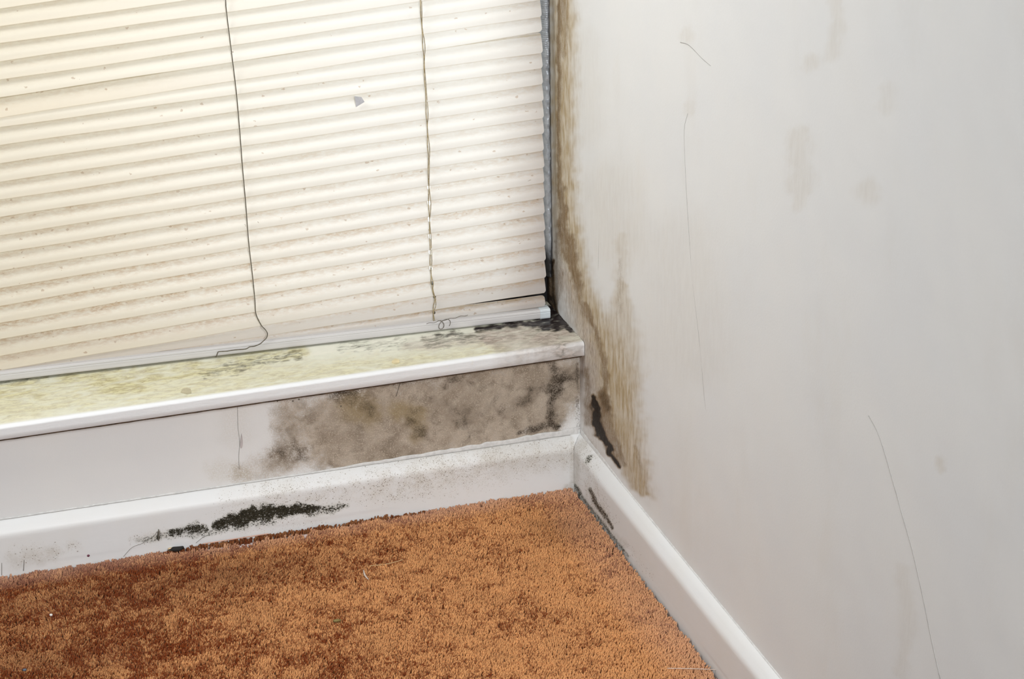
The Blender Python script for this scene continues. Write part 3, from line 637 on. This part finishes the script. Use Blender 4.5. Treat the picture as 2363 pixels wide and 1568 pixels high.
ln = [(-0.004 - 0.0045 * i, FRONT + 0.0016, sill_bot(-0.004 - 0.0045 * i) - 0.0002 + 0.0006 * (vnoise([i * 1.0], [4.5], 0.4, 45)[0] - 0.5)) for i in range(200)]
tube('under_sill_line', ln, 0.0009, M_LINE, win, 6)  # thin dark brown line along the sill's lower front edge
V, F = [], []
Z0 = 0.2245
add_box(V, F, -1.2, 0.0, 0.146, 0.200, Z0 - 0.006, 0.262)          # bottom rail
add_box(V, F, -0.036, 0.0, 0.146, 0.200, 0.262, 1.02)              # right stile
add_box(V, F, -1.2, -1.155, 0.146, 0.200, 0.262, 1.02)
add_box(V, F, -1.2, 0.0, 0.146, 0.200, 1.02, 1.06)
mesh_obj('window_frame', V, F, M_FRAME, win, False)
V, F = [], []
add_box(V, F, -1.155, -0.036, 0.172, 0.176, 0.262, 1.02)
mesh_obj('window_pane', V, F, M_GLASS, win, False)

# ------------------------------------------------------------------ silver tape along the stile
zs = steps((0.272, 1.05, 0.0008)); us = np.linspace(0, 1, 9)
P, st = [], []
for z in zs:
    w = 0.0145 + 0.002 * (vnoise([z], [1], 60, 61)[0] - 0.5)
    taper = min(1, max(0.35, (z - 0.25) / 0.12))
    rib = 0.0007 * math.sin(z / 0.0031 * 2 * math.pi) * min(1, max(0.10, (z - 0.57) / 0.05))
    big = 0.0045 * max(0, vnoise([z], [2], 55, 62)[0] - 0.62)
    for u in us:
        x = -0.0012 - u * w * (0.7 + 0.3 * taper)
        y = 0.121 - 0.007 * math.sin(math.pi * min(1, u * 0.8 + 0.1)) + 0.022 * u * u + rib * math.sin(math.pi * (0.1 + 0.8 * u)) - big * (0.4 + u) + 0.003 * (vnoise([z * 2], [u * 0.08], 90, 63)[0] - 0.5)
        P.append((x, y, z)); st.append((0, min(1, max(0, (0.345 - z) / 0.06)) + (0.5 if u < 0.12 else 0), 0))
tape = mesh_obj('sealing_tape', P, grid_faces(len(zs), len(us), True), M_TAPE, None, True, {'stain': np.array(st)})
sm = tape.modifiers.new('thick', 'SOLIDIFY'); sm.thickness = 0.0008; sm.offset = 1
finish(tape, 'crumpled silver grey tape running up between the blind and the right wall', 'tape')

# ------------------------------------------------------------------ venetian blind
blind = empty('venetian_blind', (-0.6, 0.11, 0.2245))
finish(blind, 'dirty cream venetian blind closed over the window, hanging slightly askew', 'blind')
VS = [0.0, 0.03, 0.06, 0.15, 0.25, 0.35, 0.45, 0.55, 0.62, 0.70, 0.76, 0.80, 0.83, 0.85, 0.87, 0.90, 0.93, 0.96, 1.0]
HX = DATA['HOLE_X']
def cord_x(z):
    c = DATA['CORD_B']
    return float(np.interp(z, [p[1] for p in c][::-1], [p[0] for p in c][::-1]))
def make_slat(idx, xa, za, xb, zb, height, depth):
    slope = (zb - za) / (xb - xa)
    rg = np.random.default_rng(100 + idx)
    xe = -0.0196 - 0.0010 * rg.random() - 0.0012 * (idx == 0) - max(0, idx - 9) * 0.00006
    hz = zb + slope * (HX - xb) + height * 0.62
    hx = cord_x(hz) + 0.0024
    hole = idx <= 8
    xs = [x for x in steps((-1.17, -0.85, 0.04), (-0.85, -0.03, 0.009)) if abs(x - hx) > 0.0045]
    HWD = 0.0019
    xs += [hx - HWD, hx, hx + HWD] + [xe - 0.0045, xe - 0.003, xe - 0.0017, xe - 0.0008, xe - 0.0002, xe]
    xs = sorted(x for x in xs if x <= xe)
    ph = rg.random() * 6
    tw = 0.0
    P, st = [], []
    for x in xs:
        hc = hole and abs(abs(x - hx) - HWD) < 1e-6
        e = xe - x
        r = 0.0045
        sh = 0 if e >= r else r - math.sqrt(max(0, r * r - (r - e) ** 2))
        z0 = za + slope * (x - xa) + 0.0005 * math.sin(x * 9 + ph) + 0.00035 * math.sin(x * 27 + 2 * ph)
        if e < 0.06: z0 += (rg.random() - 0.5) * 0.0003
        y0 = 0.0865 - KY * x
        for v in VS:
            vz = min(max(v * height, sh), height - sh * 0.7)
            q = vz / height
            y = y0 + depth * q - 0.0014 * math.sin(math.pi * q)
            if tw: y -= 0.006 * (1 - q) * min(1, max(0, (-0.30 - x) / 0.4)) 
            if tw: vz = vz
            px = x + (hx - x) * 0.75 * (hc and v in (0.55, 0.80))   # almond shaped cord hole
            P.append((px, y, z0 + vz))
            # macro amount of dust: more on the lower rows and towards the lower left
            row = max(0.0, 1 - idx / 17.0)
            left = min(1, max(0, -x / 0.75))
            d = 0.05 + 0.80 * row ** 1.5 * (0.55 + 0.45 * left) + 0.12 * left + 0.20 * max(0, 1 - e / 0.10)
            d *= 0.75 + 0.5 * vnoise([x * 3 + idx * 7.3], [idx * 1.7], 1.0, 71)[0]
            g = max(0, 1 - e / 0.07) * (0.22 + 0.78 * row) + (0.45 if idx <= 1 else 0)  # grey ends and lowest slats: backlight blocked by the frame, put into colour
            st.append((min(1, d), v, min(1, g)))
    nv = len(VS)
    F = []
    for i in range(len(xs) - 1):
        xm = (xs[i] + xs[i + 1]) / 2
        for j in range(nv - 1):
            vm = (VS[j] + VS[j + 1]) / 2
            if hole and abs(xm - hx) < HWD and 0.55 < vm < 0.80: continue
            F.append((i * nv + j, (i + 1) * nv + j, (i + 1) * nv + j + 1, i * nv + j + 1))
    return mesh_obj('slat', P, F, M_SLAT, blind, True, {'stain': np.array(st)})
SL = [DATA['LAST']] + [s for s in DATA['SLATS'] if s[1] < 1.03]
for i, s in enumerate(SL):
    if i == 0: make_slat(0, s[0], s[1] + 0.001, s[2], s[3] + 0.0026, 0.0150, 0.006)
    else: make_slat(i, *s, 0.0268, 0.0105)

# bottom rail and its cap
R_ = DATA['RAIL']
def rail_z(x): return float(np.interp(x, [p[0] for p in R_], [p[1] for p in R_]))
sec = [(0.0020, 0.0), (0.0004, 0.0012), (0.0, 0.003), (0.0, 0.0085), (0.0004, 0.0090), (0.0004, 0.0100), (0.0, 0.0105), (0.0005, 0.0125), (0.0020, 0.0135), (0.0150, 0.0138), (0.0170, 0.012), (0.0170, 0.002), (0.0155, 0.0)]
def rail_mesh(name, x0, x1, n, grow, mat, parent):
    V, F = [], []
    for i in range(n):
        x = x0 + (x1 - x0) * i / (n - 1)
        zb = max(rail_z(x), sill_top(x) + 0.0010)
        for d, z in sec:
            V.append((x, 0.079 - KY * x + d + (d - 0.0085) * grow, zb + z + (z - 0.006) * grow))
    k = len(sec)
    for i in range(n - 1):
        for j in range(k):
            F.append((i * k + j, (i + 1) * k + j, (i + 1) * k + (j + 1) % k, i * k + (j + 1) % k))
    F += [tuple(range(k)), tuple(range((n - 1) * k, n * k))[::-1]]
    o = mesh_obj(name, V, F, mat, None, False)
    o.parent = parent
    if parent: o.matrix_parent_inverse = Matrix.Translation(blind.location).inverted() if parent is blind else Matrix.Identity(4)
    return o
rail = rail_mesh('bottom_rail', -1.17, -0.030, 40, 0.0, M_RAIL, blind)
cap = rail_mesh('end_cap', -0.0318, -0.0172, 3, 0.10, M_CAP, None)
cap.parent = rail; cap.matrix_parent_inverse = rail.matrix_parent_inverse.inverted() @ Matrix.Identity(4) if False else Matrix.Translation(blind.location).inverted() @ Matrix.Translation(blind.location)
finish(cap, 'bluish white end cap')
# head rail above the picture
V, F = [], []
add_box(V, F, -1.18, -0.012, 0.088, 0.125, 1.022, 1.055)
mesh_obj('head_rail', V, F, M_RAIL, blind, False)

for nm in ('CORD_A', 'CORD_B'):                          # both cords run on up to the head rail
    (xa, za), (xb, zb) = DATA[nm][:2]
    DATA[nm] = [(xa + (xa - xb) * k, za + (za - zb) * k) for k in range(40, 0, -8) if za + (za - zb) * k < 1.03] + DATA[nm]
def bl(c, cc=0.0835): return [(p[0], cc - KY * p[0], p[1]) for p in c]
a1 = spline(DATA['CORD_A'], 5); a2 = spline(DATA['CORD_A2'], 5)
pa = bl([tuple(p) for p in a1], 0.0835) + bl([tuple(p) for p in a2][1:], 0.0772)
o = tube('ladder_cord', pa, 0.00065, M_CORD, blind, 8); finish(o, 'dark cord curling loose over the bottom rail')
b1 = [tuple(p) for p in spline(DATA['CORD_B'], 6)]
pb = [(p[0] + 0.0004 * math.sin(i * 0.9), 0.0838 - KY * p[0], p[1]) for i, p in enumerate(b1)]
tube('lift_cord', pb, 0.00062, M_CORDB, blind, 8)
pc = [(p[0] + 0.0021 + 0.0009 * math.sin(i * 0.55 + 1), 0.0858 - KY * p[0] + 0.0016 * math.sin(i * 0.9), p[1] - 0.002) for i, p in enumerate(b1)]
tube('lift_cord', pc, 0.0005, M_CORDB, blind, 8)
# frayed loops knotted round the rail
x0, z0 = DATA['CORD_B'][-1]
lp = [(x0 + 0.004 + 0.014 * t + 0.006 * math.sin(t * 9), 0.0775 - KY * x0 - 0.0012 - 0.001 * math.sin(t * 6), z0 - 0.0035 + 0.0065 * math.cos(t * 8.5)) for t in np.linspace(0, 1, 40)]
tube('cord_knot', lp, 0.00042, M_CORD, blind, 6)
lp = [(x0 - 0.012 + 0.06 * t, 0.0778 - KY * x0 - 0.05 * 0.0 - KY * (0.06 * t - 0.012), z0 - 0.0005 + 0.0075 * t * 0.9 + 0.0008 * math.sin(t * 25)) for t in np.linspace(0, 1, 30)]
tube('cord_knot', lp, 0.00035, M_CORD, blind, 6)

# ------------------------------------------------------------------ carpet
def build_carpet():
    sp = 0.0036
    gx = np.arange(-1.02, -0.018, sp); gy = np.arange(-0.78, -0.0165, sp)
    X, Y = np.meshgrid(gx, gy, indexing='ij'); X, Y = X.ravel(), Y.ravel()
    X = X + (RNG.random(len(X)) - 0.5) * sp * 0.8; Y = Y + (RNG.random(len(Y)) - 0.5) * sp * 0.8
    # trimmed edge along the boards, pulled back in one place
    gapx = DATA['CARPET_GAP']
    pull = 0.004 * np.exp(-((X + 0.46) / 0.10) ** 2)
    bare = (Y < -T - 0.0075) & (Y > -T - 0.0165) & (np.abs(X + 0.48) < 0.085 - 4 * np.abs(Y + T + 0.012))
    keep = ~(bare & (RNG.random(len(X)) < 0.8)) & (Y < -T - 0.0012) & (X < -T - 0.0042 - 0.0016 * vnoise(Y, Y * 0, 40, 81))
    X, Y = X[keep], Y[keep]
    n = len(X); S = 4
    d_back = -T - Y; d_right = -T - X
    # tone and lean vary, lighter to the right and front; dirty patches
    n1 = vnoise(X + 5, Y + 5, 9, 82); n2 = vnoise(X + 5, Y + 5, 28, 83); n3 = vnoise(X + 5, Y + 5, 75, 84)
    lean_a = 0.35 + (2.2 - 1.6 * np.clip((X + 0.8) / 0.6, 0, 1)) * (vnoise(X + 5, Y + 5, 22, 85) - 0.5) * 2 + 0.9 * (n3 - 0.5)
    tint0 = 0.61 + 0.26 * (n1 - 0.5) + 0.50 * (n2 - 0.5) + 0.50 * (n3 - 0.5) + 0.80 * (X + 0.40) - 0.20 * (Y + 0.25)
    dirt = 0.95 * np.exp(-((X + 0.72) / 0.16) ** 2 - ((Y + 0.10) / 0.09) ** 2) * 0.55 + 0.5 * np.exp(-((X + 0.50) / 0.12) ** 2 - ((Y + 0.115) / 0.045) ** 2)
    dirt += 0.45 * np.exp(-((X + 0.07) / 0.05) ** 2 - ((Y + 0.13) / 0.05) ** 2) + 0.45 * np.exp(-((X + 0.78) / 0.12) ** 2 - ((Y + 0.26) / 0.06) ** 2)
    dirt = np.clip(dirt + 0.5 * np.clip(n2 - 0.62, 0, 1), 0, 0.9)
    dust_sheen = np.clip(1 - d_back / 0.045, 0, 1) * (0.55 + 0.7 * n2) + np.clip(1 - d_right / 0.075, 0, 1) * (0.45 + 0.7 * n1)  # pale dust by the right board; window sheen painted in along the back
    edge = (d_back < 0.0085 - 0.004 * np.clip((X + 0.42) / 0.15, 0, 1)) & (X > -0.60) & (X < -0.24)
    dust_sheen = np.where(edge, 0.0, dust_sheen); dirt = np.where(edge, 0.95, dirt)
    dust_sheen = np.clip(dust_sheen, 0, 1)
    rad0 = 0.00112
    ang = RNG.random((n, S)) * 2 * math.pi
    off = 0.00055 + 0.0009 * RNG.random((n, S))
    bx = X[:, None] + np.cos(ang) * off; by = Y[:, None] + np.sin(ang) * off
    clump = vnoise(X + 5, Y + 5, 150, 86)
    hgt = (0.0116 + 0.0022 * (n3[:, None] - 0.5) + 0.0034 * (clump[:, None] - 0.5) + 0.0026 * (RNG.random((n, S)) - 0.5)) * np.where(edge[:, None], 1.12, 1.0)
    la = lean_a[:, None] + (RNG.random((n, S)) - 0.5) * 2.4
    ln = hgt * (0.05 + 0.30 * RNG.random((n, S)))
    dx, dy = np.cos(la) * ln, np.sin(la) * ln
    # keep the tips clear of the boards
    dx = np.minimum(dx, (-T - 0.0018 - bx)); dy = np.minimum(dy, (-T - 0.0008 - by))
    rings = [(0.0, 0.0, 0.8), (0.62, 0.42, 1.0), (0.90, 0.85, 1.15), (0.985, 0.97, 0.72)]
    A = 3
    nvs = len(rings) * A + 1
    VV = np.zeros((n, S, nvs, 3), dtype=np.float32)
    rot = RNG.random((n, S)) * 6.28
    rr = rad0 * (0.8 + 0.45 * RNG.random((n, S)))
    for ri, (h, l, rm) in enumerate(rings):
        for a in range(A):
            t = rot + 2 * math.pi * a / A + ri * 0.7
            VV[:, :, ri * A + a, 0] = bx + dx * l + np.cos(t) * rr * rm
            VV[:, :, ri * A + a, 1] = by + dy * l + np.sin(t) * rr * rm
            VV[:, :, ri * A + a, 2] = -0.0118 + hgt * h
    VV[:, :, -1, 0] = bx + dx; VV[:, :, -1, 1] = by + dy; VV[:, :, -1, 2] = -0.0118 + hgt
    VV[..., 1] = np.minimum(VV[..., 1], -T - 0.0004); VV[..., 0] = np.minimum(VV[..., 0], -T - 0.0006)
    tris = []
    for ri in range(len(rings) - 1):
        for a in range(A):
            b = (a + 1) % A
            p, q, r, s = ri * A + a, ri * A + b, (ri + 1) * A + b, (ri + 1) * A + a
            tris += [(p, q, r), (p, r, s)]
    for a in range(A): tris.append(((len(rings) - 1) * A + a, (len(rings) - 1) * A + (a + 1) % A, nvs - 1))
    tris = np.array(tris, dtype=np.int32)
    N = n * S
    faces = (tris[None] + (np.arange(N, dtype=np.int32) * nvs)[:, None, None]).reshape(-1)
    tint = np.clip(tint0[:, None] + 0.62 * (RNG.random((n, 1)) - 0.5) + 0.50 * (RNG.random((n, S)) - 0.5), 0, 1)
    col = np.zeros((n, S, nvs, 4), dtype=np.float32)
    col[..., 0] = tint[..., None]; col[..., 1] = dirt[:, None, None]; col[..., 2] = dust_sheen[:, None, None]; col[..., 3] = 1
    me = bpy.data.meshes.new('carpet')
    me.vertices.add(N * nvs); me.vertices.foreach_set('co', VV.reshape(-1))
    nt = len(faces) // 3
    me.loops.add(len(faces)); me.loops.foreach_set('vertex_index', faces)
    me.polygons.add(nt); me.polygons.foreach_set('loop_start', np.arange(0, nt * 3, 3, dtype=np.int32))
    at = me.attributes.new('tint', 'FLOAT_COLOR', 'POINT'); at.data.foreach_set('color', col.reshape(-1))
    me.update(calc_edges=True)
    return link_mesh('carpet', me, M_CAR, None, True)
carpet = build_carpet()
finish(carpet, 'rust orange cut-pile carpet fitted over the floor up to the skirting boards', 'carpet', None, 'stuff')
# pale backing bared where the edge has pulled away
V, F = [], []
add_box(V, F, -0.575, -0.385, -T - 0.0175, -T - 0.0065, -0.0115, -0.0050)
bk = mesh_obj('carpet_backing', V, F, M_BACKING, carpet, False); finish(bk, 'pale bared strip of backing at the carpet edge')

# ------------------------------------------------------------------ small loose things
def on_floor(pts, z): return [(p[0], p[1], z) for p in pts]
o = tube('straw', on_floor(spline(DATA['STRAW'], 6), 0.0018), 0.0004, simple('dry_straw', (0.66, 0.47, 0.24), 0.7)); finish(o, 'thin yellow straw lying on the orange carpet', 'straw')
pts = on_floor(spline(DATA['LINT'], 6), 0.0022)
o = tube('lint', pts, 0.0015, simple('pale_lint', (0.58, 0.48, 0.41), 0.9), None, 8, True, [0.0004 + 0.0009 * math.sin(math.pi * (i + 0.5) / len(pts)) for i in range(len(pts))]); finish(o, 'small curved wisp of pale lint on the carpet below the straw', 'lint')
o = tube('thread', on_floor(spline(DATA['THREAD'], 6), 0.0020), 0.0005, simple('dusty_thread', (0.62, 0.50, 0.42), 0.8)); finish(o, 'thin pale thread on the carpet ending at the right skirting', 'thread')
o = tube('carpet_yarn', [(p[0], min(p[1], -T - 0.0035), 0.0032) for p in spline(DATA['FIBRE'], 6)], 0.0007, simple('pink_yarn', (0.60, 0.36, 0.27), 0.8)); finish(o, 'pinkish yarn pulled loose along the carpet edge under the black mould', 'yarn')
C = DATA['CRUMB']
o = blob('crumb', (*C[0], 0.0016), 0.0020, simple('white_crumb', (0.75, 0.72, 0.66), 0.7), None, (1, 1, 0.8), 1); finish(o, 'tiny white crumb on the dark left part of the carpet', 'crumb')
o = blob('crumb', (*C[1], 0.0016), 0.0024, simple('slate_crumb', (0.10, 0.12, 0.16), 0.6), None, (1.1, 0.9, 0.7), 2); finish(o, 'tiny slate blue crumb on the carpet, lower left corner', 'crumb')
o = blob('plaster_chip', (*C[2], 0.0020), 0.0042, simple('beige_chip', (0.62, 0.47, 0.29), 0.8), None, (1, 0.6, 0.6), 3, 0.7); finish(o, 'beige plaster chip on the carpet edge beside the black debris', 'chip')
o = blob('debris', (C[3][0], min(C[3][1], -0.0205), 0.0025), 0.0045, simple('black_debris', (0.02, 0.018, 0.016), 0.8), None, (2.2, 0.8, 0.6), 4, 0.7); finish(o, 'black scrap of debris wedged against the back skirting', 'debris')
o = blob('seed', (*C[4], 0.0015), 0.0035, simple('olive_seed', (0.20, 0.15, 0.05), 0.7), None, (1.5, 0.8, 0.5), 5, 0.5); finish(o, 'small olive brown fleck sunk in the carpet pile', 'fleck')
def flake(name, pts, z, th, mat, label):
    n = len(pts)
    V = [(p[0], p[1], z(p[0]) + 0.0002) for p in pts] + [(p[0], p[1], z(p[0]) + 0.0002 + th) for p in pts]
    F = [tuple(range(n))[::-1], tuple(range(n, 2 * n))] + [(k, (k + 1) % n, n + (k + 1) % n, n + k) for k in range(n)]
    o = mesh_obj(name, V, F, mat, None, False)
    return finish(o, label, 'paint flake')
flake('paint_flake', DATA['FLAKE'], sill_top, 0.0009, simple('olive_flake', (0.50, 0.45, 0.31), 0.6), 'grey-beige paint flake lying on the left part of the window sill')
flake('paint_flake', DATA['PATCH'], sill_top, 0.0007, simple('yellow_flake', (0.72, 0.62, 0.38), 0.6), 'faint yellow paint flake near the middle of the window sill')
q = DATA['SCRAP']
V = [tuple(p) for p in q] + [(p[0], p[1] - 0.0006, p[2]) for p in q]
n = len(q)
o = mesh_obj('paper_scrap', V, [tuple(range(n)), tuple(range(n, 2 * n))[::-1]] + [(k, n + k, n + (k + 1) % n, (k + 1) % n) for k in range(n)], simple('grey_paper', (0.50, 0.50, 0.52), 0.7), None, False)
finish(o, 'small grey torn scrap stuck to the blind between the cords', 'scrap')
